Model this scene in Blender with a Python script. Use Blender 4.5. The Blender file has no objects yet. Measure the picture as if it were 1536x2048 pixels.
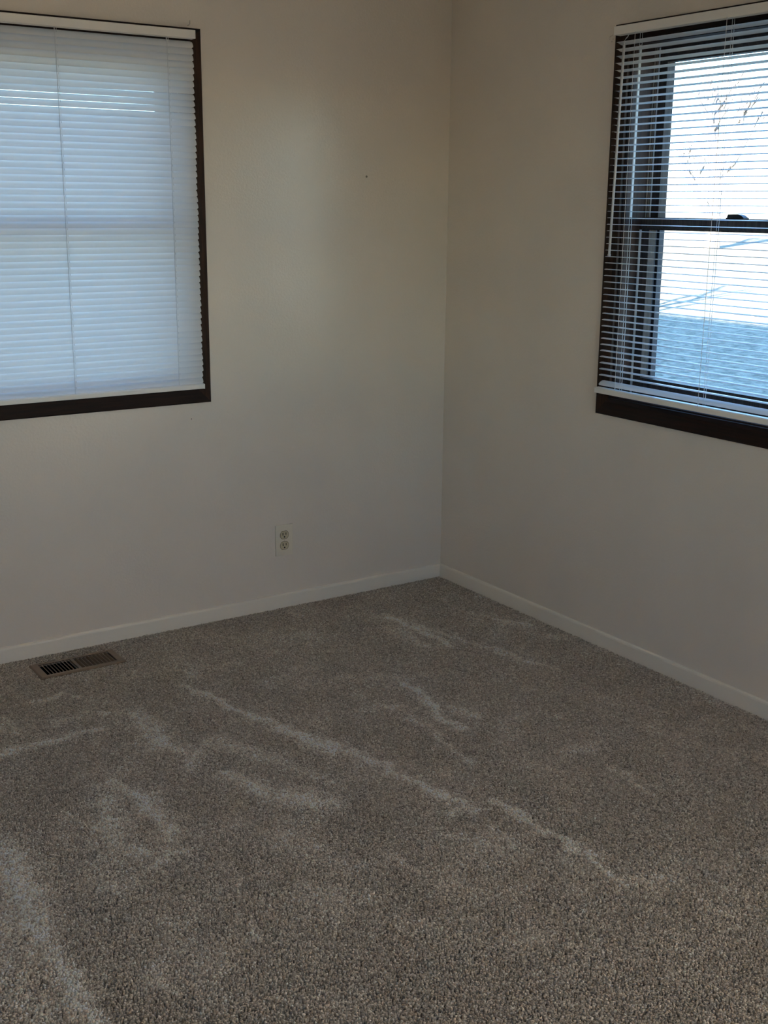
import bpy, bmesh, math, random
import numpy as np
from mathutils import Matrix, Vector

random.seed(7)
rng = np.random.default_rng(11)
scene = bpy.context.scene
C = scene.collection
R = math.radians

# ------------------------------------------------------------------ camera
cam_data = bpy.data.cameras.new('camera')
cam_data.sensor_fit = 'HORIZONTAL'
cam_data.sensor_width = 36.0
cam_data.lens = 2361.33 * 36.0 / 1536.0
cam_data.clip_start = 0.05
cam_data.clip_end = 500.0
cam = bpy.data.objects.new('camera', cam_data)
C.objects.link(cam)
cam.matrix_world = Matrix(((0.83388608, 0.13273073, -0.53573926, -2.75717),
                           (-0.55187839, 0.21460900, -0.80583697, -3.72712),
                           (0.00801514, 0.96763915, 0.25221068, 1.47187),
                           (0, 0, 0, 1)))
scene.camera = cam

# ------------------------------------------------------------------ sky, sun, exposure
SUN_EL, SUN_HEAD = R(12.0), R(30.0)          # low sun behind the photographer, shining towards +x (+y)
SKY_STRENGTH, SUN_STRENGTH, EXPOSURE = 0.35, 18.5, 2.13
world = bpy.data.worlds.new('sky')
scene.world = world
world.use_nodes = True
wn = world.node_tree
sky = wn.nodes.new('ShaderNodeTexSky')
sky.sky_type = 'NISHITA'
sky.sun_disc = False
sky.sun_elevation = SUN_EL
sky.sun_rotation = R(90) - (SUN_HEAD + math.pi)
sky.altitude = 200.0
sky.air_density = 1.0
sky.dust_density = 0.3
sky.ozone_density = 4.0
wbg = wn.nodes['Background']
wbg.inputs['Strength'].default_value = SKY_STRENGTH
wn.links.new(sky.outputs[0], wbg.inputs['Color'])

sun_data = bpy.data.lights.new('sun', 'SUN')
sun_data.energy = SUN_STRENGTH
sun_data.angle = R(0.6)
sun_data.color = (1.0, 0.88, 0.76)
sun = bpy.data.objects.new('sun', sun_data)
C.objects.link(sun)
sun_dir = Vector((math.cos(SUN_EL) * math.cos(SUN_HEAD), math.cos(SUN_EL) * math.sin(SUN_HEAD), -math.sin(SUN_EL)))
sun.rotation_euler = sun_dir.to_track_quat('-Z', 'Y').to_euler()
sun.location = (-20, -8, 12)


def portal(loc, direction, w, h):
    """sampling guide for the sky seen through a window: gives off no light of its own"""
    d = bpy.data.lights.new('sky_portal', 'AREA')
    d.shape = 'RECTANGLE'
    d.size, d.size_y = w, h
    d.cycles.is_portal = True
    o = bpy.data.objects.new('sky_portal', d)
    C.objects.link(o)
    o.location = loc
    o.rotation_euler = Vector(direction).to_track_quat('-Z', 'Z').to_euler()


vs = scene.view_settings
vs.view_transform = 'Standard'
vs.look = 'None'
vs.gamma = 1.0
vs.use_curve_mapping = False
vs.exposure = EXPOSURE
cy = scene.cycles
cy.max_bounces = 9
cy.diffuse_bounces = 6
cy.glossy_bounces = 3
cy.transmission_bounces = 8
cy.transparent_max_bounces = 12
cy.sample_clamp_indirect = 8.0
cy.caustics_reflective = False
cy.caustics_refractive = False

# ------------------------------------------------------------------ helpers


def tag(o, label=None, cat=None, group=None, kind=None):
    if label: o['label'] = label
    if cat: o['category'] = cat
    if group: o['group'] = group
    if kind: o['kind'] = kind
    return o


def link(name, mesh, mat=None, parent=None, loc=None, rot=None):
    o = bpy.data.objects.new(name, mesh)
    C.objects.link(o)
    if mat is not None and mesh is not None and not mesh.materials:
        mesh.materials.append(mat)
    if parent is not None: o.parent = parent
    if loc is not None: o.location = loc
    if rot is not None: o.rotation_euler = rot
    return o


def empty(name, loc=(0, 0, 0), rz=0.0):
    o = bpy.data.objects.new(name, None)
    o.empty_display_size = 0.05
    C.objects.link(o)
    o.location = loc
    o.rotation_euler = (0, 0, rz)
    return o


class MB:
    """collects shapes into one mesh"""
    def __init__(self):
        self.v, self.f = [], []

    def add(self, verts, faces):
        n = len(self.v)
        self.v += [tuple(p) for p in verts]
        self.f += [tuple(i + n for i in q) for q in faces]
        return self

    def box(self, x0, x1, y0, y1, z0, z1):
        return self.add([(x0, y0, z0), (x1, y0, z0), (x1, y1, z0), (x0, y1, z0),
                         (x0, y0, z1), (x1, y0, z1), (x1, y1, z1), (x0, y1, z1)],
                        [(3, 2, 1, 0), (4, 5, 6, 7), (0, 1, 5, 4), (1, 2, 6, 5), (2, 3, 7, 6), (3, 0, 4, 7)])

    def prism(self, prof, a0, a1, axis='u', cap0=None, cap1=None):
        """prof: list of 2-D points, swept from a0 to a1; axis u: prof=(n,z); axis z: prof=(u,n); axis n: prof=(u,z)"""
        k = len(prof)
        def P(a, q):
            return {'u': (a, q[0], q[1]), 'z': (q[0], q[1], a), 'n': (q[0], a, q[1])}[axis]
        vs_ = [P(a0 if cap0 is None else a0 + cap0(q), q) for q in prof] + [P(a1 if cap1 is None else a1 + cap1(q), q) for q in prof]
        fs = [(i, (i + 1) % k, (i + 1) % k + k, i + k) for i in range(k)] + [tuple(range(k))[::-1], tuple(range(k, 2 * k))]
        return self.add(vs_, fs)

    def tube(self, pts, r, seg=6, r1=None):
        pts = [Vector(p) for p in pts]
        n0 = len(self.v)
        m = len(pts)
        for i, p in enumerate(pts):
            d = (pts[min(i + 1, m - 1)] - pts[max(i - 1, 0)]).normalized()
            a = d.orthogonal().normalized() if abs(d.z) < .9 else d.cross(Vector((0, 1, 0))).normalized()
            b = d.cross(a)
            rr = r if r1 is None else r + (r1 - r) * i / max(1, m - 1)
            for s in range(seg):
                t = 2 * math.pi * s / seg
                self.v.append(tuple(p + a * (rr * math.cos(t)) + b * (rr * math.sin(t))))
        for i in range(m - 1):
            for s in range(seg):
                s2 = (s + 1) % seg
                self.f.append((n0 + i * seg + s, n0 + i * seg + s2, n0 + (i + 1) * seg + s2, n0 + (i + 1) * seg + s))
        self.f.append(tuple(n0 + s for s in range(seg))[::-1])
        self.f.append(tuple(n0 + (m - 1) * seg + s for s in range(seg)))
        return self

    def disc(self, c, r, axis_n, h, seg=20, flat=1.0):
        """short cylinder standing along n (second axis) from n=axis_n to axis_n+h; flat cuts left and right? cuts top/bottom"""
        prof = []
        for s in range(seg):
            t = 2 * math.pi * s / seg
            prof.append((c[0] + r * math.cos(t), c[1] + max(-flat * r, min(flat * r, r * math.sin(t)))))
        return self.prism(prof, axis_n, axis_n + h, 'n')

    def mesh(self, name, smooth=False):
        me = bpy.data.meshes.new(name)
        me.from_pydata(self.v, [], self.f)
        bm = bmesh.new()
        bm.from_mesh(me)
        bmesh.ops.recalc_face_normals(bm, faces=bm.faces)
        bm.to_mesh(me)
        bm.free()
        if smooth: me.polygons.foreach_set('use_smooth', [True] * len(me.polygons))
        return me

    def build(self, name, mat, parent=None, loc=None, rot=None, smooth=False, bevel=0.0, seg=2):
        o = link(name, self.mesh(name, smooth), mat, parent, loc, rot)
        if bevel:
            b = o.modifiers.new('bevel', 'BEVEL')
            b.width = bevel
            b.segments = seg
            b.limit_method = 'ANGLE'
            b.angle_limit = R(35)
        return o


# ------------------------------------------------------------------ materials
def material(name, color, rough=0.5, spec=0.5, metal=0.0):
    m = bpy.data.materials.new(name)
    m.use_nodes = True
    b = m.node_tree.nodes['Principled BSDF']
    b.inputs['Base Color'].default_value = (*color, 1)
    b.inputs['Roughness'].default_value = rough
    b.inputs['Specular IOR Level'].default_value = spec
    b.inputs['Metallic'].default_value = metal
    return m


def N(m, kind, **kw):
    n = m.node_tree.nodes.new(kind)
    for k, v in kw.items():
        if k in n.inputs: n.inputs[k].default_value = v
        else: setattr(n, k, v)
    return n


def L(m, a, b): m.node_tree.links.new(a, b)


def noise_mix(m, c0, c1, scale, detail=4.0, lo=0.35, hi=0.65, stretch=None, coord='Object', distortion=0.0):
    """base colour wandering between two colours"""
    b = m.node_tree.nodes['Principled BSDF']
    tc = N(m, 'ShaderNodeTexCoord')
    src = tc.outputs[coord]
    if stretch:
        mp = N(m, 'ShaderNodeMapping')
        mp.inputs['Scale'].default_value = stretch
        L(m, src, mp.inputs[0]); src = mp.outputs[0]
    nz = N(m, 'ShaderNodeTexNoise', Scale=scale, Detail=detail, Distortion=distortion)
    L(m, src, nz.inputs['Vector'])
    rp = N(m, 'ShaderNodeValToRGB')
    rp.color_ramp.elements[0].position = lo
    rp.color_ramp.elements[0].color = (*c0, 1)
    rp.color_ramp.elements[1].position = hi
    rp.color_ramp.elements[1].color = (*c1, 1)
    L(m, nz.outputs[0], rp.inputs[0])
    L(m, rp.outputs[0], b.inputs['Base Color'])
    return rp, src


def bump(m, scale, strength, dist, detail=3.0, src=None, stretch=None):
    b = m.node_tree.nodes['Principled BSDF']
    if src is None:
        tc = N(m, 'ShaderNodeTexCoord'); src = tc.outputs['Object']
    if stretch:
        mp = N(m, 'ShaderNodeMapping')
        mp.inputs['Scale'].default_value = stretch
        L(m, src, mp.inputs[0]); src = mp.outputs[0]
    nz = N(m, 'ShaderNodeTexNoise', Scale=scale, Detail=detail)
    L(m, src, nz.inputs['Vector'])
    bp = N(m, 'ShaderNodeBump', Strength=strength, Distance=dist)
    L(m, nz.outputs[0], bp.inputs['Height'])
    L(m, bp.outputs[0], b.inputs['Normal'])


PAINT = (0.775, 0.708, 0.622)
M = {}
M['wall'] = material('cream_wall_paint', PAINT, 0.27, 1.0)
noise_mix(M['wall'], tuple(c * 0.97 for c in PAINT), tuple(min(1, c * 1.02) for c in PAINT), 2.2, 3)
bump(M['wall'], 120.0, 0.30, 0.0020, 2.0)
M['ceiling'] = material('ceiling_paint', (0.86, 0.84, 0.80), 0.7, 0.3)
bump(M['ceiling'], 60.0, 0.3, 0.003)
M['trim'] = material('cream_trim_paint', (0.83, 0.78, 0.68), 0.33, 0.5)
bump(M['trim'], 60.0, 0.08, 0.001, 2.0)
M['wood'] = material('dark_stained_wood', (0.03, 0.014, 0.009), 0.48, 0.2)
noise_mix(M['wood'], (0.014, 0.006, 0.003), (0.052, 0.022, 0.010), 9.0, 5, 0.3, 0.7, (14, 14, 0.9))
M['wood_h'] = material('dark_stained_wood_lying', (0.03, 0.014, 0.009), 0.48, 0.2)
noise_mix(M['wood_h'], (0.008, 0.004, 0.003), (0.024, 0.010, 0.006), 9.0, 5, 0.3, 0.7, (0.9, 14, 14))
M['wand'] = material('clear_grey_wand_plastic', (0.55, 0.56, 0.58), 0.2, 0.5)
M['jamb'] = material('dark_stained_jamb_wood', (0.035, 0.018, 0.012), 0.55, 0.22)
noise_mix(M['jamb'], (0.020, 0.010, 0.008), (0.060, 0.030, 0.020), 9.0, 5, 0.3, 0.7, (14, 14, 0.9))
M['sash'] = material('dark_sash_wood', (0.05, 0.04, 0.04), 0.5, 0.22)
noise_mix(M['sash'], (0.030, 0.022, 0.020), (0.075, 0.058, 0.052), 8.0, 4, 0.3, 0.7, (20, 20, 1.2))
M['storm'] = material('sky_tinted_storm_frame', (0.055, 0.066, 0.088), 0.5, 0.25)  # blue of the sky light put into the frame colour
M['strip'] = material('white_weatherstrip', (0.78, 0.78, 0.76), 0.45, 0.4)
M['stripdark'] = material('tan_track_vinyl', (0.22, 0.16, 0.12), 0.45, 0.4)
M['lock'] = material('dark_bronze_lock', (0.02, 0.018, 0.02), 0.35, 0.5, 0.6)
M['rail'] = material('white_blind_rail', (0.88, 0.86, 0.81), 0.35, 0.5)
M['cord'] = material('white_cord', (0.74, 0.74, 0.74), 0.7, 0.2)
M['plate'] = material('ivory_outlet_plastic', (0.74, 0.68, 0.56), 0.30, 0.5)
M['recept'] = material('yellowed_ivory_receptacle', (0.55, 0.49, 0.33), 0.32, 0.5)
M['slot'] = material('dark_slot', (0.012, 0.010, 0.008), 0.7, 0.2)
M['screw'] = material('painted_screw', (0.62, 0.57, 0.47), 0.35, 0.5, 0.3)
M['register'] = material('tan_brown_register_enamel', (0.20, 0.145, 0.10), 0.42, 0.5)
bump(M['register'], 90.0, 0.05, 0.001)
M['duct'] = material('dark_duct_metal', (0.02, 0.018, 0.016), 0.6, 0.3)
M['nail'] = material('dull_nail', (0.30, 0.29, 0.27), 0.4, 0.5, 0.8)
M['stain'] = material('grey_smudge', (0.20, 0.18, 0.15), 0.6, 0.3)

# white vinyl slat: lets some light through
m = bpy.data.materials.new('white_vinyl_slat')
m.use_nodes = True
nt = m.node_tree
bs = nt.nodes['Principled BSDF']
bs.inputs['Base Color'].default_value = (0.84, 0.84, 0.83, 1)
bs.inputs['Roughness'].default_value = 0.36
tr = N(m, 'ShaderNodeBsdfTranslucent')
tr.inputs['Color'].default_value = (0.86, 0.87, 0.88, 1)
mx = N(m, 'ShaderNodeMixShader')
mx.inputs[0].default_value = 0.25
L(m, bs.outputs[0], mx.inputs[1]); L(m, tr.outputs[0], mx.inputs[2])
L(m, mx.outputs[0], nt.nodes['Material Output'].inputs[0])
M['slat'] = m

# window glass: clear, with the mirror reflection of a thin pane
m = bpy.data.materials.new('window_glass')
m.use_nodes = True
nt = m.node_tree
nt.nodes.remove(nt.nodes['Principled BSDF'])
tp = N(m, 'ShaderNodeBsdfTransparent')
tp.inputs[0].default_value = (0.95, 0.96, 0.96, 1)
gl = N(m, 'ShaderNodeBsdfGlossy', Roughness=0.02)
lw = N(m, 'ShaderNodeLayerWeight', Blend=0.5)
pw = N(m, 'ShaderNodeMath', operation='POWER')
pw.inputs[1].default_value = 5.0
L(m, lw.outputs['Facing'], pw.inputs[0])
fr = N(m, 'ShaderNodeMath', operation='MULTIPLY_ADD')
fr.inputs[1].default_value = 0.9
fr.inputs[2].default_value = 0.04
L(m, pw.outputs[0], fr.inputs[0])
mx = N(m, 'ShaderNodeMixShader')
L(m, fr.outputs[0], mx.inputs[0]); L(m, tp.outputs[0], mx.inputs[1]); L(m, gl.outputs[0], mx.inputs[2])
L(m, mx.outputs[0], nt.nodes['Material Output'].inputs[0])
M['glass'] = m

# carpet: each tuft carries its own yarn colour, brushed-nap sheen painted in
M['tuft'] = material('greige_carpet_yarn', (0.4, 0.36, 0.31), 0.95, 0.1)
at = N(M['tuft'], 'ShaderNodeAttribute', attribute_name='yarn')
L(M['tuft'], at.outputs['Color'], M['tuft'].node_tree.nodes['Principled BSDF'].inputs['Base Color'])
M['carpet'] = material('greige_carpet_backing', (0.2, 0.18, 0.155), 0.95, 0.1)
noise_mix(M['carpet'], (0.13, 0.115, 0.095), (0.36, 0.325, 0.28), 230.0, 3, 0.36, 0.64)
bump(M['carpet'], 230.0, 0.6, 0.006)

M['lawn'] = material('dormant_lawn', (0.3, 0.29, 0.2), 0.9, 0.1)
rp, src = noise_mix(M['lawn'], (0.16, 0.17, 0.135), (0.43, 0.42, 0.33), 8.0, 10, 0.34, 0.68, None, 'Object', 0.6)
bump(M['lawn'], 9.0, 0.9, 0.12, 6, src)
M['bark'] = material('grey_bark', (0.16, 0.14, 0.12), 0.9, 0.1)
noise_mix(M['bark'], (0.14, 0.125, 0.11), (0.28, 0.26, 0.24), 6, 5, 0.3, 0.7, (3, 3, 0.6))
M['siding'] = material('pale_siding', (0.62, 0.60, 0.55), 0.7, 0.3)
M['shingle'] = material('dark_shingle', (0.09, 0.085, 0.08), 0.9, 0.2)
noise_mix(M['shingle'], (0.06, 0.055, 0.05), (0.12, 0.115, 0.11), 12, 5)

# ------------------------------------------------------------------ room shell (u along the wall, n into the room, z up)
CEIL, T = 2.44, 0.16
ROOM_X, ROOM_Y = -3.4, -5.2
Z0, Z1 = 0.804, 2.012                      # outer edges of the window casings
LW, RW, BW = 0.96, 0.91, 1.70              # casing widths: left window, right window, unseen window added behind the camera
L_LOC, R_LOC, B_LOC = (-1.492, 0, 0), (0, -1.324, 0), (-2.15, ROOM_Y, 0)


def wall(name, loc, rz, u0, u1, hole=None):
    mb = MB()
    zb, zt = -0.05, CEIL
    if hole is None:
        mb.box(u0, u1, -T, 0, zb, zt)
    else:
        c, hw, h0, h1 = hole
        us, zs = [u0, c - hw, c + hw, u1], [zb, h0, h1, zt]
        for n in (0, -T):
            for i in range(3):
                for j in range(3):
                    if i == 1 and j == 1: continue
                    mb.add([(us[i], n, zs[j]), (us[i + 1], n, zs[j]), (us[i + 1], n, zs[j + 1]), (us[i], n, zs[j + 1])], [(0, 1, 2, 3)])
        a, b = c - hw, c + hw
        for q in ([(a, h0), (b, h0)], [(b, h0), (b, h1)], [(b, h1), (a, h1)], [(a, h1), (a, h0)],
                  [(u0, zb), (u1, zb)], [(u1, zb), (u1, zt)], [(u1, zt), (u0, zt)], [(u0, zt), (u0, zb)]):
            (p0, p1) = q
            mb.add([(p0[0], 0, p0[1]), (p1[0], 0, p1[1]), (p1[0], -T, p1[1]), (p0[0], -T, p0[1])], [(0, 1, 2, 3)])
    me = mb.mesh(name)
    bm = bmesh.new(); bm.from_mesh(me)
    bmesh.ops.remove_doubles(bm, verts=bm.verts, dist=1e-5)
    bmesh.ops.recalc_face_normals(bm, faces=bm.faces)
    bm.to_mesh(me); bm.free()
    return tag(link(name, me, M['wall'], None, loc, (0, 0, rz)), kind='structure')


def hole_of(centre, W):
    return (centre, W / 2 - 0.042, Z0 + 0.042, Z1 - 0.042)


wl = wall('wall_left', (0, 0, 0), math.pi, -T, -ROOM_X + T, hole_of(1.492, LW))
wl['label'] = 'cream painted wall with the closed blind and the outlet'
wr = wall('wall_right', (0, 0, 0), R(90), ROOM_Y, 0, hole_of(-1.324, RW))
wr['label'] = 'cream painted wall with the open blind'
wall('wall_back', (0, ROOM_Y, 0), 0, ROOM_X - T, T, hole_of(-2.15, BW))
wall('wall_side', (ROOM_X, 0, 0), R(-90), 0, -ROOM_Y)
tag(MB().box(ROOM_X - T, T, ROOM_Y - T, T, CEIL, CEIL + 0.14).build('ceiling', M['ceiling']), kind='structure')

# floor with the cut-out of the heating register
RX, RY = -1.582, -0.150
fl = MB()
fx, fy = [ROOM_X, RX - 0.122, RX + 0.122, 0.0], [ROOM_Y, RY - 0.053, RY + 0.053, 0.0]
for i in range(3):
    for j in range(3):
        if (i, j) != (1, 1):
            fl.add([(fx[i], fy[j], -0.010), (fx[i + 1], fy[j], -0.010), (fx[i + 1], fy[j + 1], -0.010), (fx[i], fy[j + 1], -0.010)], [(0, 1, 2, 3)])
floor = tag(fl.build('floor', M['carpet']), 'greige cut pile carpet floor with brushed pale streaks', kind='structure')

# baseboards
bp = [(0, -0.010), (0.011, -0.010), (0.011, 0.0435), (0.0098, 0.0485), (0.0065, 0.051), (0, 0.051)]
tag(MB().prism(bp, 0.0, -ROOM_X, 'u').build('baseboard_left', M['trim'], None, (0, 0, 0), (0, 0, math.pi)), kind='structure')
tag(MB().prism(bp, ROOM_Y, -0.011, 'u').build('baseboard_right', M['trim'], None, (0, 0, 0), (0, 0, R(90))), kind='structure')
tag(MB().prism(bp, ROOM_X + 0.011, -0.011, 'u').build('baseboard_back', M['trim'], None, (0, ROOM_Y, 0), (0, 0, 0)), kind='structure')
tag(MB().prism(bp, 0.011, -ROOM_Y, 'u').build('baseboard_side', M['trim'], None, (ROOM_X, 0, 0), (0, 0, R(-90))), kind='structure')


# ------------------------------------------------------------------ windows
def ring(mb, hw, z0, z1, n0, n1, side, bottom, top):
    """rectangular frame of four members"""
    mb.box(-hw, -hw + side, n0, n1, z0, z1)
    mb.box(hw - side, hw, n0, n1, z0, z1)
    mb.box(-hw + side, hw - side, n0, n1, z0, z0 + bottom)
    mb.box(-hw + side, hw - side, n0, n1, z1 - top, z1)


def make_window(name, label, loc, rz, W, lock_u=0.0):
    root = tag(empty(name, loc, rz), label, kind='structure')
    h, cw = W / 2, 0.057
    # four mitred casing boards
    def prof(a, s):
        return [(0, a), (0.013, a), (0.016, a + s * 0.004), (0.016, a + s * 0.045), (0.012, a + s * cw), (0, a + s * cw)]
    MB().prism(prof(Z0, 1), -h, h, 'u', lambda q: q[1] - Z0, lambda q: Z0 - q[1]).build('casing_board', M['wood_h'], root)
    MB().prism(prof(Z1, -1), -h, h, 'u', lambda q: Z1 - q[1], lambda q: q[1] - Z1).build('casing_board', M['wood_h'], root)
    for s in (-1, 1):
        pr = [(s * h, 0), (s * h, 0.013), (s * (h - 0.004), 0.016), (s * (h - 0.045), 0.016), (s * (h - cw), 0.012), (s * (h - cw), 0)]
        MB().prism(pr, Z0, Z1, 'z', lambda q: h - abs(q[0]), lambda q: abs(q[0]) - h).build('casing_board', M['wood'], root)
    hj, a0, a1 = h - 0.062, Z0 + 0.062, Z1 - 0.062
    for s in (-1, 1):
        MB().box(min(s * hj, s * (hj + 0.02)), max(s * hj, s * (hj + 0.02)), -0.185, 0, a0 - 0.02, a1 + 0.02).build('jamb', M['jamb'], root)
    MB().box(-hj, hj, -0.185, 0, a1, a1 + 0.02).build('head_jamb', M['jamb'], root)
    MB().prism([(-0.215, a0 - 0.034), (0, a0 - 0.02), (0, a0), (-0.09, a0), (-0.215, a0 - 0.012)], -hj, hj, 'u').build('window_sill', M['jamb'], root)
    zm0, zm1 = 1.3995, 1.438
    def strip(nm, mat, n0, n1, z0, z1, d):
        for s in (-1, 1):
            MB().box(min(s * hj, s * (hj - d)), max(s * hj, s * (hj - d)), n0, n1, z0, z1).build(nm, mat, root)
    strip('stop_bead', M['jamb'], -0.022, -0.006, a0, a1, 0.007)
    strip('weatherstrip', M['strip'], -0.036, -0.028, zm1, a1, 0.005)
    strip('weatherstrip', M['strip'], -0.0840, -0.0775, a0, zm0, 0.004)
    strip('track_rib', M['stripdark'], -0.0995, -0.096, zm1, a1, 0.004)
    strip('track_rib', M['stripdark'], -0.1095, -0.106, zm1, a1, 0.004)
    strip('weatherstrip', M['strip'], -0.1195, -0.1165, zm1, a1, 0.004)
    for k in range(4):
        strip('track_rib', M['storm'], -0.1270 - 0.0085 * k, -0.1235 - 0.0085 * k, a0, zm0, 0.004)
    lo = MB(); ring(lo, hj - 0.001, a0 + 0.001, zm1, -0.116, -0.086, 0.034, 0.060, zm1 - zm0)
    lo.prism([(-0.086, zm0 + 0.004), (-0.082, zm0 + 0.008), (-0.082, zm1 - 0.006), (-0.086, zm1)], -hj + 0.001, hj - 0.001, 'u')
    lower = lo.build('lower_sash', M['sash'], root)
    MB().box(-hj + 0.033, hj - 0.033, -0.103, -0.100, a0 + 0.06, zm0 + 0.001).build('pane', M['glass'], lower)
    up = MB(); ring(up, hj - 0.001, zm0 + 0.002, a1 - 0.001, -0.152, -0.121, 0.034, 0.036, 0.043)
    upper = up.build('upper_sash', M['sash'], root)
    MB().box(-hj + 0.033, hj - 0.033, -0.138, -0.135, zm0 + 0.037, a1 - 0.043).build('pane', M['glass'], upper)
    st = MB(); ring(st, hj - 0.001, a0 + 0.001, a1 - 0.001, -0.180, -0.158, 0.010, 0.014, 0.014)
    st.build('storm_frame', M['storm'], root)
    # cam lock on the meeting rail
    lk = MB()
    lk.box(lock_u - 0.033, lock_u + 0.033, -0.115, -0.090, zm1, zm1 + 0.003)
    z = zm1 + 0.003
    lk.prism([(lock_u + 0.031, z), (lock_u + 0.029, z + 0.010), (lock_u - 0.008, z + 0.011), (lock_u - 0.020, z + 0.008), (lock_u - 0.031, z + 0.001), (lock_u - 0.031, z)], -0.112, -0.092, 'n')
    lk.build('sash_lock', M['lock'], lower, bevel=0.0015)
    return root


make_window('window_1', 'dark framed double hung window behind the closed blind', L_LOC, math.pi, LW)
make_window('window_2', 'dark framed double hung window behind the open blind', R_LOC, R(90), RW, 0.022)
make_window('added_window', 'unseen double hung window added behind the camera to brighten the room', B_LOC, 0, BW)  # unseen, added to let in sun and brighten the room
portal((L_LOC[0], 0.24, 1.41), (0, -1, 0), LW, 1.2)
portal((0.24, R_LOC[1], 1.41), (-1, 0, 0), RW, 1.2)
portal((B_LOC[0], ROOM_Y - 0.24, 1.41), (0, 1, 0), BW, 1.2)


# ------------------------------------------------------------------ blinds
def slat_mesh(half, name, crown):
    k, w, rr = 8, 0.0125, 0.006
    v = []
    for i in range(k + 1):
        t = -1 + 2 * i / k
        n = t * w
        z = crown * (1 - t * t) - crown / 2
        over = max(0.0, abs(n) - (w - rr))
        e = half - rr + math.sqrt(max(0.0, rr * rr - over * over))
        v += [(-e, n, z), (e, n, z)]
    f = [(2 * i, 2 * i + 1, 2 * i + 3, 2 * i + 2) for i in range(k)]
    me = bpy.data.meshes.new(name)
    me.from_pydata(v, [], f)
    me.polygons.foreach_set('use_smooth', [True] * len(f))
    me.materials.append(M['slat'])
    return me


def make_blind(label, loc, rz, slats, half, head_half, rail_half, rail_z, ladders, lad_dn, crown, head=(1.977, 2.003)):
    root = tag(empty('window_blind', loc, rz), label, 'window blind', 'white mini blinds over the windows')
    NC = 0.0295
    hr = MB()
    z0, z1 = head
    hr.prism([(0.0165, z0), (0.0165, z1), (0.0405, z1), (0.0425, z1 - 0.0015), (0.0425, z0 + 0.001), (0.0405, z0), (0.0395, z0), (0.0395, z1 - 0.002), (0.018, z1 - 0.002), (0.018, z0)], -head_half, head_half, 'u')
    hr.build('head_rail', M['rail'], root)
    for s in (-1, 1):
        a, b = sorted((s * (head_half - 0.001), s * (head_half + 0.0015)))
        MB().box(a, b, 0.0168, 0.0422, z0 + 0.0005, z1 - 0.0005).build('end_cap', M['rail'], root)
    me = slat_mesh(half, 'slat', crown)
    for (z, th, roll) in slats:
        o = link('slat', me, None, root, (random.uniform(-0.0012, 0.0012), NC, z), (-R(th), roll, 0))
    rz0, rz1 = rail_z
    MB().prism([(NC - 0.013, rz0 + 0.001), (NC - 0.013, rz1 - 0.005), (NC - 0.009, rz1 - 0.001), (NC, rz1), (NC + 0.009, rz1 - 0.001), (NC + 0.0125, rz1 - 0.004), (NC + 0.013, rz1 - 0.006),
                (NC + 0.013, rz0 + 0.001), (NC + 0.012, rz0), (NC - 0.012, rz0)], -rail_half, rail_half, 'u').build('bottom_rail', M['rail'], root)
    for s in (-1, 1):
        a, b = sorted((s * (rail_half - 0.001), s * (rail_half + 0.002)))
        MB().box(a, b, NC - 0.0132, NC + 0.0132, rz0 - 0.0003, rz1 - 0.002).build('end_cap', M['rail'], root)
    for lu in ladders:
        lc = MB()
        zb = rz1 - 0.003
        for s in (-1, 1):
            lc.tube([(lu + 0.002 * s, NC + s * lad_dn, z0 + 0.003), (lu + 0.002 * s, NC + s * lad_dn, (z0 + zb) / 2), (lu + 0.002 * s, NC + s * (lad_dn if s < 0 else lad_dn), zb)], 0.0008, 5)
        for (z, th, roll) in slats:
            c_, s_ = math.cos(R(th)), math.sin(R(th))
            lc.tube([(lu - 0.002, NC - lad_dn, z + lad_dn * s_ / max(c_, .4) - 0.0012), (lu + 0.002, NC + lad_dn, z - lad_dn * s_ / max(c_, .4) - 0.0012)], 0.0005, 4)
        lc.build('ladder_cord', M['cord'], root)
        MB().tube([(lu - 0.006, NC, z0 + 0.003), (lu - 0.006, NC, zb)], 0.0007, 5).build('lift_cord', M['cord'], root)
    return root


# closed blind on the left wall: room edges of the slats point down
ls = []
for i in range(55):
    th = (64.5 if i < 16 else 61.5) + random.uniform(-0.7, 0.7)
    if i == 0: th = 60
    th += {8: -9.0, 9: -9.5, 10: -9.5, 11: -8.5, 7: -2.0}.get(i, 0)
    roll = random.uniform(-0.0007, 0.0007)
    roll += {9: 0.0012, 10: 0.0022, 11: 0.0034, 12: 0.0030}.get(i, 0)
    ls.append((1.9605 - i * 0.0199 + random.uniform(-0.0003, 0.0003), th, roll))
make_blind('white mini blind with closed slats over the window above the floor register', L_LOC, math.pi, ls, 0.4445, 0.4475, 0.4430, (0.8565, 0.8745), (-0.355, 0.005, 0.355), 0.0078, 0.0030)

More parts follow.
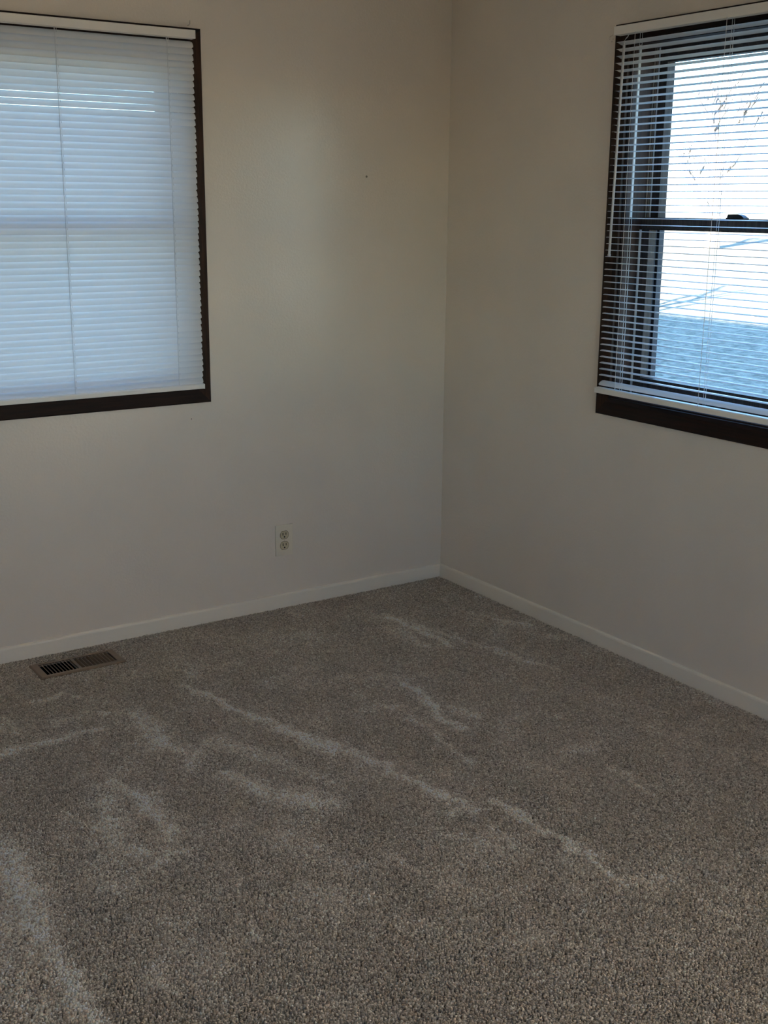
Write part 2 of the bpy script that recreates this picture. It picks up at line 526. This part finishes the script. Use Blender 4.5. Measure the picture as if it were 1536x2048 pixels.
# open blind on the right wall
rs = []
for i in range(52):
    th = -18 + 1.6 * i if i < 7 else -7 + (i - 7) * 0.24
    rs.append((1.9540 - i * 0.01992, th + random.uniform(-0.8, 0.8), random.uniform(-0.0006, 0.0006)))
rs.append((0.9120, 36, 0))
rb = make_blind('white mini blind with open slats and a hanging tilt wand', R_LOC, R(90), rs, 0.4235, 0.4310, 0.4330, (0.8775, 0.8965), (0.339, -0.011, -0.345), 0.0135, 0.0022)
wand = MB().tube([(0.380, 0.0475, 1.948), (0.386, 0.0490, 1.62), (0.3925, 0.0500, 1.322)], 0.0041, 6).build('tilt_wand', M['wand'], rb)
MB().tube([(0.3925, 0.0500, 1.325), (0.3926, 0.0500, 1.318)], 0.0050, 8).build('wand_tip', M['wand'], wand)
MB().tube([(0.374, 0.034, 1.980), (0.374, 0.040, 1.968), (0.376, 0.046, 1.962), (0.379, 0.0490, 1.955), (0.381, 0.0470, 1.946)], 0.0011, 6).build('wand_hook', M['cord'], wand)

# ------------------------------------------------------------------ wall outlet
out = tag(empty('wall_outlet', (-0.727, 0, 0.2598), math.pi), 'ivory duplex wall outlet low on the wall beside the corner', 'outlet')
MB().box(-0.0365, 0.0365, 0.0, 0.0060, -0.0597, 0.0597).build('cover_plate', M['plate'], out, bevel=0.0022, seg=3)
for s in (1, -1):
    zc = s * 0.0204
    rc = MB().disc((0, zc), 0.0172, 0.0040, 0.0028, 28, 0.84).build('receptacle', M['recept'], out, bevel=0.0004, seg=1)
    MB().disc((0, zc), 0.0184, 0.0045, 0.0017, 28, 0.85).build('seam', M['slot'], rc)
    MB().box(0.0048, 0.0078, 0.0055, 0.0073, zc - 0.0014, zc + 0.0090).build('slot', M['slot'], rc)
    MB().box(-0.0076, -0.0050, 0.0055, 0.0073, zc - 0.0002, zc + 0.0086).build('slot', M['slot'], rc)
    MB().disc((0, zc - 0.0075), 0.0030, 0.0055, 0.0018, 12).build('ground_hole', M['slot'], rc)
MB().disc((0, 0), 0.0034, 0.0045, 0.0022, 14).build('screw', M['screw'], out)

# ------------------------------------------------------------------ floor register
rg = tag(empty('floor_register', (RX, RY, 0)), 'brown metal heating register set in the carpet by the baseboard', 'floor vent')
ho, hd, oi, od = 0.1425, 0.0640, 0.1180, 0.0475
fr_ = MB()
zt, zl = 0.0050, 0.0015
o_ = [(-ho, -hd), (ho, -hd), (ho, hd), (-ho, hd)]
i_ = [(-oi, -od), (oi, -od), (oi, od), (-oi, od)]
m_ = [(x * 0.972, y * 0.945) for x, y in o_]
V = [(x, y, -0.004) for x, y in o_] + [(x, y, zl) for x, y in o_] + [(x, y, zt) for x, y in m_] + [(x, y, zt) for x, y in i_] + [(x, y, 0.0025) for x, y in i_]
F = []
for k in range(4):
    for lv in range(4):
        a, b = lv * 4 + k, lv * 4 + (k + 1) % 4
        F.append((a, b, b + 4, a + 4))
fr_.add(V, F)
fr_.build('face_frame', M['register'], rg)
MB().box(-0.0125, -0.0025, -od, od, -0.002, zt).build('centre_bar', M['register'], rg)
def fin(lean):
    dx = (0.0065 if lean > 0 else 0.0046) * lean
    return MB().add([(-0.0012, -od, zt - .0005), (0.0012, -od, zt - .0005), (0.0008 + dx, -od, zt - 0.0095), (-0.0008 + dx, -od, zt - 0.0095),
                     (-0.0012, od, zt - .0005), (0.0012, od, zt - .0005), (0.0008 + dx, od, zt - 0.0095), (-0.0008 + dx, od, zt - 0.0095)],
                    [(0, 1, 2, 3), (7, 6, 5, 4), (0, 4, 5, 1), (1, 5, 6, 2), (2, 6, 7, 3), (3, 7, 4, 0)]).mesh('louver')
for lean, a, b in ((1, -oi, -0.0125), (-1, -0.0025, oi)):
    me = fin(lean)
    for k in range(1, 10):
        link('louver', me, M['register'], rg, (a + (b - a) * k / 9.6, 0, 0))
dk = MB()
dk.add([(-0.121, -0.052, -0.004), (0.121, -0.052, -0.004), (0.121, 0.052, -0.004), (-0.121, 0.052, -0.004),
        (-0.121, -0.052, -0.16), (0.121, -0.052, -0.16), (0.121, 0.052, -0.16), (-0.121, 0.052, -0.16)],
       [(0, 1, 5, 4), (1, 2, 6, 5), (2, 3, 7, 6), (3, 0, 4, 7), (4, 5, 6, 7)])
dk.build('duct_boot', M['duct'], rg)

# ------------------------------------------------------------------ small marks on the wall
MB().disc((0.367, 1.568), 0.0042, 0.0, 0.0004, 12).build('nail_hole', M['stain'], wl)
MB().disc((1.082, 0.748), 0.0022, 0.0, 0.0004, 10).build('nail_hole', M['stain'], wl)
nl = MB().tube([(1.050, 0.0, 2.021), (1.050, 0.012, 2.021), (1.049, 0.016, 2.024), (1.049, 0.017, 2.034)], 0.0011, 6).build('bent_nail', M['nail'], None, (0, 0, 0), (0, 0, math.pi))
tag(nl, 'small bent nail in the wall above the closed blind', 'nail')
for k in range(12):
    a = random.uniform(0, 6.28); r_ = 0.015 * math.sqrt(random.random())
    MB().disc((-0.838 + r_ * math.cos(a) * 0.6, 1.975 + r_ * math.sin(a)), random.uniform(0.0005, 0.0013), 0.0, 0.0004, 7).build('paint_chip', M['stain'], wr)

# ------------------------------------------------------------------ carpet pile
# strokes left in the nap by a vacuum cleaner and by feet, their sheen painted as lighter yarn: floor points, half width at start and end, strength
STROKES = [
    ([(-1.372, -0.489), (-1.315, -0.694), (-1.275, -0.861), (-1.235, -1.014), (-1.197, -1.122)], 0.0125, 0.0355, 0.9),
    ([(-1.57, -0.61), (-1.583, -0.725), (-1.588, -0.846)], 0.0344, 0.0462, 0.8),
    ([(-1.588, -0.846), (-1.548, -0.92), (-1.481, -0.907), (-1.581, -1.024)], 0.021, 0.0236, 0.5),
    ([(-1.445, -0.911), (-1.42, -1.002), (-1.355, -1.116)], 0.0319, 0.0403, 0.45),
    ([(-1.526, -1.094), (-1.49, -1.2), (-1.448, -1.285), (-1.369, -1.391)], 0.0253, 0.0505, 0.8),
    ([(-1.333, -1.13), (-1.335, -1.216), (-1.303, -1.319)], 0.0222, 0.0245, 0.4),
    ([(-1.819, -0.989), (-1.778, -1.022), (-1.758, -1.108), (-1.76, -1.242), (-1.764, -1.347)], 0.0244, 0.0198, 0.7),
    ([(-1.837, -1.073), (-1.893, -1.236), (-1.867, -1.345), (-1.788, -1.395), (-1.849, -1.423)], 0.0271, 0.0342, 0.5),
    ([(-2.144, -1.135), (-2.133, -1.295), (-2.148, -1.403), (-2.158, -1.538), (-2.162, -1.674), (-2.163, -1.808), (-2.169, -1.904)], 0.0567, 0.0187, 0.9),
    ([(-2.2, -1.414), (-2.23, -1.62), (-2.248, -1.804)], 0.0421, 0.0509, 0.35),
    ([(-2.0, -0.668), (-1.912, -0.651), (-1.808, -0.66), (-1.701, -0.67)], 0.0264, 0.0196, 0.7),
    ([(-1.797, -0.379), (-1.692, -0.365), (-1.668, -0.403)], 0.0141, 0.012, 0.7),
    ([(-1.911, -0.434), (-1.899, -0.563)], 0.0135, 0.013, 0.6),
    ([(-1.798, -0.568), (-1.701, -0.547), (-1.62, -0.578)], 0.0265, 0.0275, 0.4),
    ([(-1.927, -1.634), (-1.911, -1.676), (-1.852, -1.671)], 0.0179, 0.0139, 0.4),
    ([(-1.985, -1.769), (-2.026, -1.817), (-2.006, -1.866)], 0.019, 0.0239, 0.35),
    ([(-1.78, -1.75), (-1.793, -1.8)], 0.0096, 0.0093, 0.5),
    ([(-1.697, -1.576), (-1.739, -1.635)], 0.0061, 0.0058, 0.4),
    ([(-1.505, -1.572), (-1.478, -1.696)], 0.0354, 0.0384, 0.35),
    ([(-1.979, -1.466), (-1.93, -1.474)], 0.0293, 0.0297, 0.3),
    ([(-0.456, -0.304), (-0.454, -0.432), (-0.446, -0.575), (-0.448, -0.694)], 0.0221, 0.0142, 0.9),
    ([(-0.531, -0.402), (-0.517, -0.644)], 0.0364, 0.0255, 0.5),
    ([(-0.433, -0.433), (-0.364, -0.656), (-0.329, -0.846), (-0.275, -1.017)], 0.0184, 0.0186, 0.45),
    ([(-0.174, -0.436), (-0.075, -0.677)], 0.0144, 0.0138, 0.5),
    ([(-0.103, -0.792), (-0.032, -0.843)], 0.0265, 0.0265, 0.35),
    ([(-0.761, -0.862), (-0.781, -1.012), (-0.817, -1.152), (-0.817, -1.201)], 0.0151, 0.0244, 0.85),
    ([(-0.745, -1.092), (-0.723, -1.179)], 0.0305, 0.0229, 0.5),
    ([(-0.924, -0.956), (-0.896, -1.018), (-0.898, -1.201), (-0.924, -1.433)], 0.0142, 0.01, 0.45),
    ([(-1.162, -1.167), (-1.132, -1.294), (-1.116, -1.423), (-1.101, -1.536), (-1.075, -1.637)], 0.0187, 0.0177, 0.85),
    ([(-1.135, -1.608), (-1.056, -1.628)], 0.0229, 0.0232, 0.7),
    ([(-0.995, -1.597), (-0.996, -1.718), (-0.992, -1.834), (-0.983, -1.92), (-1.002, -2.052)], 0.0147, 0.0196, 0.85),
    ([(-1.002, -2.052), (-0.911, -2.093)], 0.0302, 0.0533, 0.3),
    ([(-0.611, -1.598), (-0.613, -1.677), (-0.633, -1.797)], 0.0121, 0.0093, 0.4),
    ([(-0.66, -1.495), (-0.563, -1.512)], 0.0457, 0.038, 0.4),
    ([(-1.379, -1.666), (-1.359, -1.781)], 0.016, 0.0138, 0.5),
    ([(-0.895, -2.187), (-0.887, -2.287)], 0.0117, 0.0112, 0.35),
    ([(-0.175, -0.266), (-0.223, -0.412)], 0.0134, 0.0128, 0.45),
    ([(-0.73, -0.066), (-0.724, -0.135)], 0.0225, 0.0158, 0.5),
    ([(-0.766, -1.563), (-0.743, -1.577)], 0.0118, 0.0118, 0.45),
    ([(-0.529, -1.294), (-0.513, -1.32)], 0.0138, 0.0137, 0.4),
    ([(-1.189, -1.68), (-1.168, -1.702)], 0.0151, 0.0151, 0.4),
    ([(-1.192, -0.405), (-1.134, -0.416)], 0.0186, 0.0188, 0.4),
    ([(-1.019, -0.76), (-0.876, -0.707)], 0.0173, 0.0181, 0.25),
    ([(-0.928, -0.962), (-0.877, -0.995)], 0.0165, 0.0165, 0.5),
]



def lerp_dist(px, py, pts, w0, w1):
    """brush mask of one stroke at the points px, py"""
    best = np.zeros(len(px))
    n = len(pts) - 1
    for i in range(n):
        ax, ay = pts[i]; bx, by = pts[i + 1]
        dx, dy = bx - ax, by - ay
        t = np.clip(((px - ax) * dx + (py - ay) * dy) / max(1e-9, dx * dx + dy * dy), 0, 1)
        d = np.hypot(px - ax - t * dx, py - ay - t * dy)
        w = w0 + (w1 - w0) * (i + t) / n
        best = np.maximum(best, np.exp(-(d / np.maximum(w, 0.006)) ** 2 * 1.3))
    return best


def value_noise(x, y, cell, seed):
    g = np.random.default_rng(seed).random((200, 200))
    fx_, fy_ = x / cell + 50, y / cell + 80
    ix, iy = np.floor(fx_).astype(int), np.floor(fy_).astype(int)
    tx, ty = fx_ - ix, fy_ - iy
    tx, ty = tx * tx * (3 - 2 * tx), ty * ty * (3 - 2 * ty)
    q = lambda a, b: g[a % 200, b % 200]
    return (q(ix, iy) * (1 - tx) + q(ix + 1, iy) * tx) * (1 - ty) + (q(ix, iy + 1) * (1 - tx) + q(ix + 1, iy + 1) * tx) * ty


PITCH = 0.0043
gx, gy = np.meshgrid(np.arange(-2.75, -0.012, PITCH), np.arange(-3.0, -0.012, PITCH), indexing='ij')
gx = gx.ravel() + rng.uniform(-.42, .42, gx.size) * PITCH
gy = gy.ravel() + rng.uniform(-.42, .42, gy.size) * PITCH
keep = (gx < -0.0125) & (gy < -0.0125)
keep &= ~((np.abs(gx - RX) < ho - 0.001) & (np.abs(gy - RY) < hd - 0.001))
# only as far as the picture and a step beside it can show; the carpet material takes over from there
keep &= (gy > -3.0) & (gx * 0.54 + gy * 0.84 > -3.30) & (gx * 0.84 - gy * 0.54 > -1.62) & (gx * 0.84 - gy * 0.54 < 1.45)
gx, gy = gx[keep], gy[keep]
n = len(gx)
mask = np.zeros(n)
wx = gx + (value_noise(gx, gy, 0.035, 1) - .5) * 0.035
wy = gy + (value_noise(gx, gy, 0.035, 2) - .5) * 0.035
for pts, w0, w1, st in STROKES:
    mask = np.maximum(mask, lerp_dist(wx, wy, pts, w0, w1) * st)
mask *= 0.55 + 0.9 * value_noise(gx, gy, 0.022, 3)
mask += 0.28 * np.clip(value_noise(gx, gy, 0.16, 4) * .6 + value_noise(gx, gy, 0.05, 5) * .4 - 0.56, 0, 1) / .3
mask = np.clip(mask, 0, 1)
h = rng.uniform(0.0088, 0.0106, n) + 0.0012 * mask
lean_a = rng.uniform(0, 2 * np.pi, n)
lean = rng.uniform(0.0, 0.0022, n)
# brushed nap lies over along the strokes
lx = lean * np.cos(lean_a) + 0.0025 * mask
ly = lean * np.sin(lean_a) + 0.0034 * mask
ang = rng.uniform(0, 2 * np.pi, n)
rb_, rt_ = 0.0018, rng.uniform(0.0022, 0.0036, n) + 0.0005 * mask
co = np.empty((n, 6, 3), np.float32)
for k in range(3):
    a = ang + k * 2 * np.pi / 3
    co[:, k, 0] = gx + rb_ * np.cos(a); co[:, k, 1] = gy + rb_ * np.sin(a); co[:, k, 2] = -0.0105
    a = a + 0.5
    co[:, 3 + k, 0] = gx + lx + rt_ * np.cos(a); co[:, 3 + k, 1] = gy + ly + rt_ * np.sin(a)
    co[:, 3 + k, 2] = -0.0105 + h + rng.uniform(-.0009, .0009, n)
co[:, :, 0] = np.minimum(co[:, :, 0], -0.0111)
co[:, :, 1] = np.minimum(co[:, :, 1], -0.0111)
me = bpy.data.meshes.new('carpet_pile')
me.vertices.add(n * 6)
me.vertices.foreach_set('co', co.ravel())
base = (np.arange(n) * 6)[:, None]
quad = np.array([0, 1, 4, 3, 1, 2, 5, 4, 2, 0, 3, 5, 3, 4, 5])
me.loops.add(n * 15)
me.loops.foreach_set('vertex_index', (base + quad[None, :]).ravel().astype(np.int32))
me.polygons.add(n * 4)
me.polygons.foreach_set('loop_start', ((np.arange(n) * 15)[:, None] + np.array([0, 4, 8, 12])[None, :]).ravel().astype(np.int32))
me.update(calc_edges=True)
YARN = 1.38 * np.array([[0.40, 0.355, 0.30], [0.33, 0.30, 0.26], [0.24, 0.21, 0.18], [0.46, 0.42, 0.365], [0.36, 0.30, 0.245], [0.52, 0.485, 0.43]])
pick = rng.choice(len(YARN), n, p=[.30, .22, .14, .16, .10, .08])
col = YARN[pick] * (rng.uniform(0.72, 1.28, n) * (0.94 + 0.14 * value_noise(gx, gy, 0.11, 6)))[:, None]
col = col * (1 + 0.80 * mask)[:, None] + mask[:, None] * np.array([0.02, 0.02, 0.022])  # paints the lighter sheen of the brushed nap into the yarn colour
rgba = np.ones((n, 6, 4), np.float32)
rgba[:, :, :3] = np.clip(col, 0, 0.85)[:, None, :]
at_ = me.attributes.new('yarn', 'FLOAT_COLOR', 'POINT')
at_.data.foreach_set('color', rgba.ravel())
pile = link('carpet_pile', me, M['tuft'], floor)
pile['kind'] = 'stuff'

# ------------------------------------------------------------------ outdoors
GZ = -0.45
tag(MB().add([(-150, -150, GZ), (220, -150, GZ), (220, 220, GZ), (-150, 220, GZ)], [(0, 1, 2, 3)]).build('ground', M['lawn']), 'pale dormant lawn outside the window, near part in the shade of the house', kind='structure')
# unseen rest of the house: foundation, roof over this room, wing added to shade the lawn
hs = MB().box(ROOM_X - T, T, ROOM_Y - T, T, GZ, -0.17)
tag(hs.build('foundation', M['siding']), kind='structure')
rf = MB().prism([(-9.6, 2.55), (0.62, 2.55), (0.62, 2.68), (-4.4, 4.0), (-9.6, 2.68)], ROOM_Y - 0.40, 0.30, 'n')
tag(rf.build('roof', M['shingle']), kind='structure')
wg = MB().prism([(-9.0, GZ), (-3.62, GZ), (-3.62, 2.55), (-6.31, 4.20), (-9.0, 2.55)], 0.6, 8.2, 'n')
tag(wg.build('unseen_wing', M['siding']), kind='structure')
wr_ = MB().prism([(-9.5, 2.45), (-6.31, 4.27), (-3.1, 2.45), (-3.1, 2.60), (-6.31, 4.48), (-9.5, 2.60)], -0.9, 8.5, 'n')  # roof of the added wing, ridge height set for the shadow edge
tag(wr_.build('roof', M['shingle']), kind='structure')
tag(MB().box(-9.0, ROOM_X - T - 0.01, ROOM_Y - T, 0.58, GZ, 2.54).build('unseen_wing', M['siding']), kind='structure')


def bare_tree(label, loc, height, radius, seed, lean=(0, 0), levels=4):
    rnd = random.Random(seed)
    root = tag(empty('bare_tree', loc), label, 'tree', 'bare trees on the lawn')
    trunk, twigs = MB(), MB()
    def grow(p, d, ln, r, lv):
        pts = [p]
        q = p.copy()
        dd = d.copy()
        for k in range(4):
            dd = (dd + Vector((rnd.uniform(-.12, .12), rnd.uniform(-.12, .12), rnd.uniform(-.02, .10)))).normalized()
            q = q + dd * (ln / 4)
            pts.append(q.copy())
        (trunk if lv == 0 else twigs).tube(pts, r, 7 if lv < 2 else 4, r * 0.6)
        if lv < levels:
            for k in range(3 if lv else 5):
                i = rnd.choice((2, 3, 4)) if lv else min(4, 1 + k)
                a = rnd.uniform(0, 6.28)
                side = Vector((math.cos(a), math.sin(a), rnd.uniform(0.5, 1.3))).normalized()
                grow(pts[i].copy(), (dd * 0.55 + side * 0.75).normalized(), ln * rnd.uniform(0.5, 0.72), r * 0.52, lv + 1)
    grow(Vector((0, 0, -0.05)), Vector((lean[0], lean[1], 1)).normalized(), height * 0.55, radius, 0)
    trunk.build('trunk', M['bark'], root, smooth=True)
    t = twigs.build('branches', M['bark'], root, smooth=True)
    t['kind'] = 'stuff'
    return root


bare_tree('bare tree far out on the sunlit lawn', (42.3, 35.9, GZ), 8.0, 0.42, 5)
bare_tree('bare tree beside the house that throws a thin shadow over the lawn', (9.6, 10.2, GZ), 3.4, 0.11, 9, (0.02, 0.0), 2)
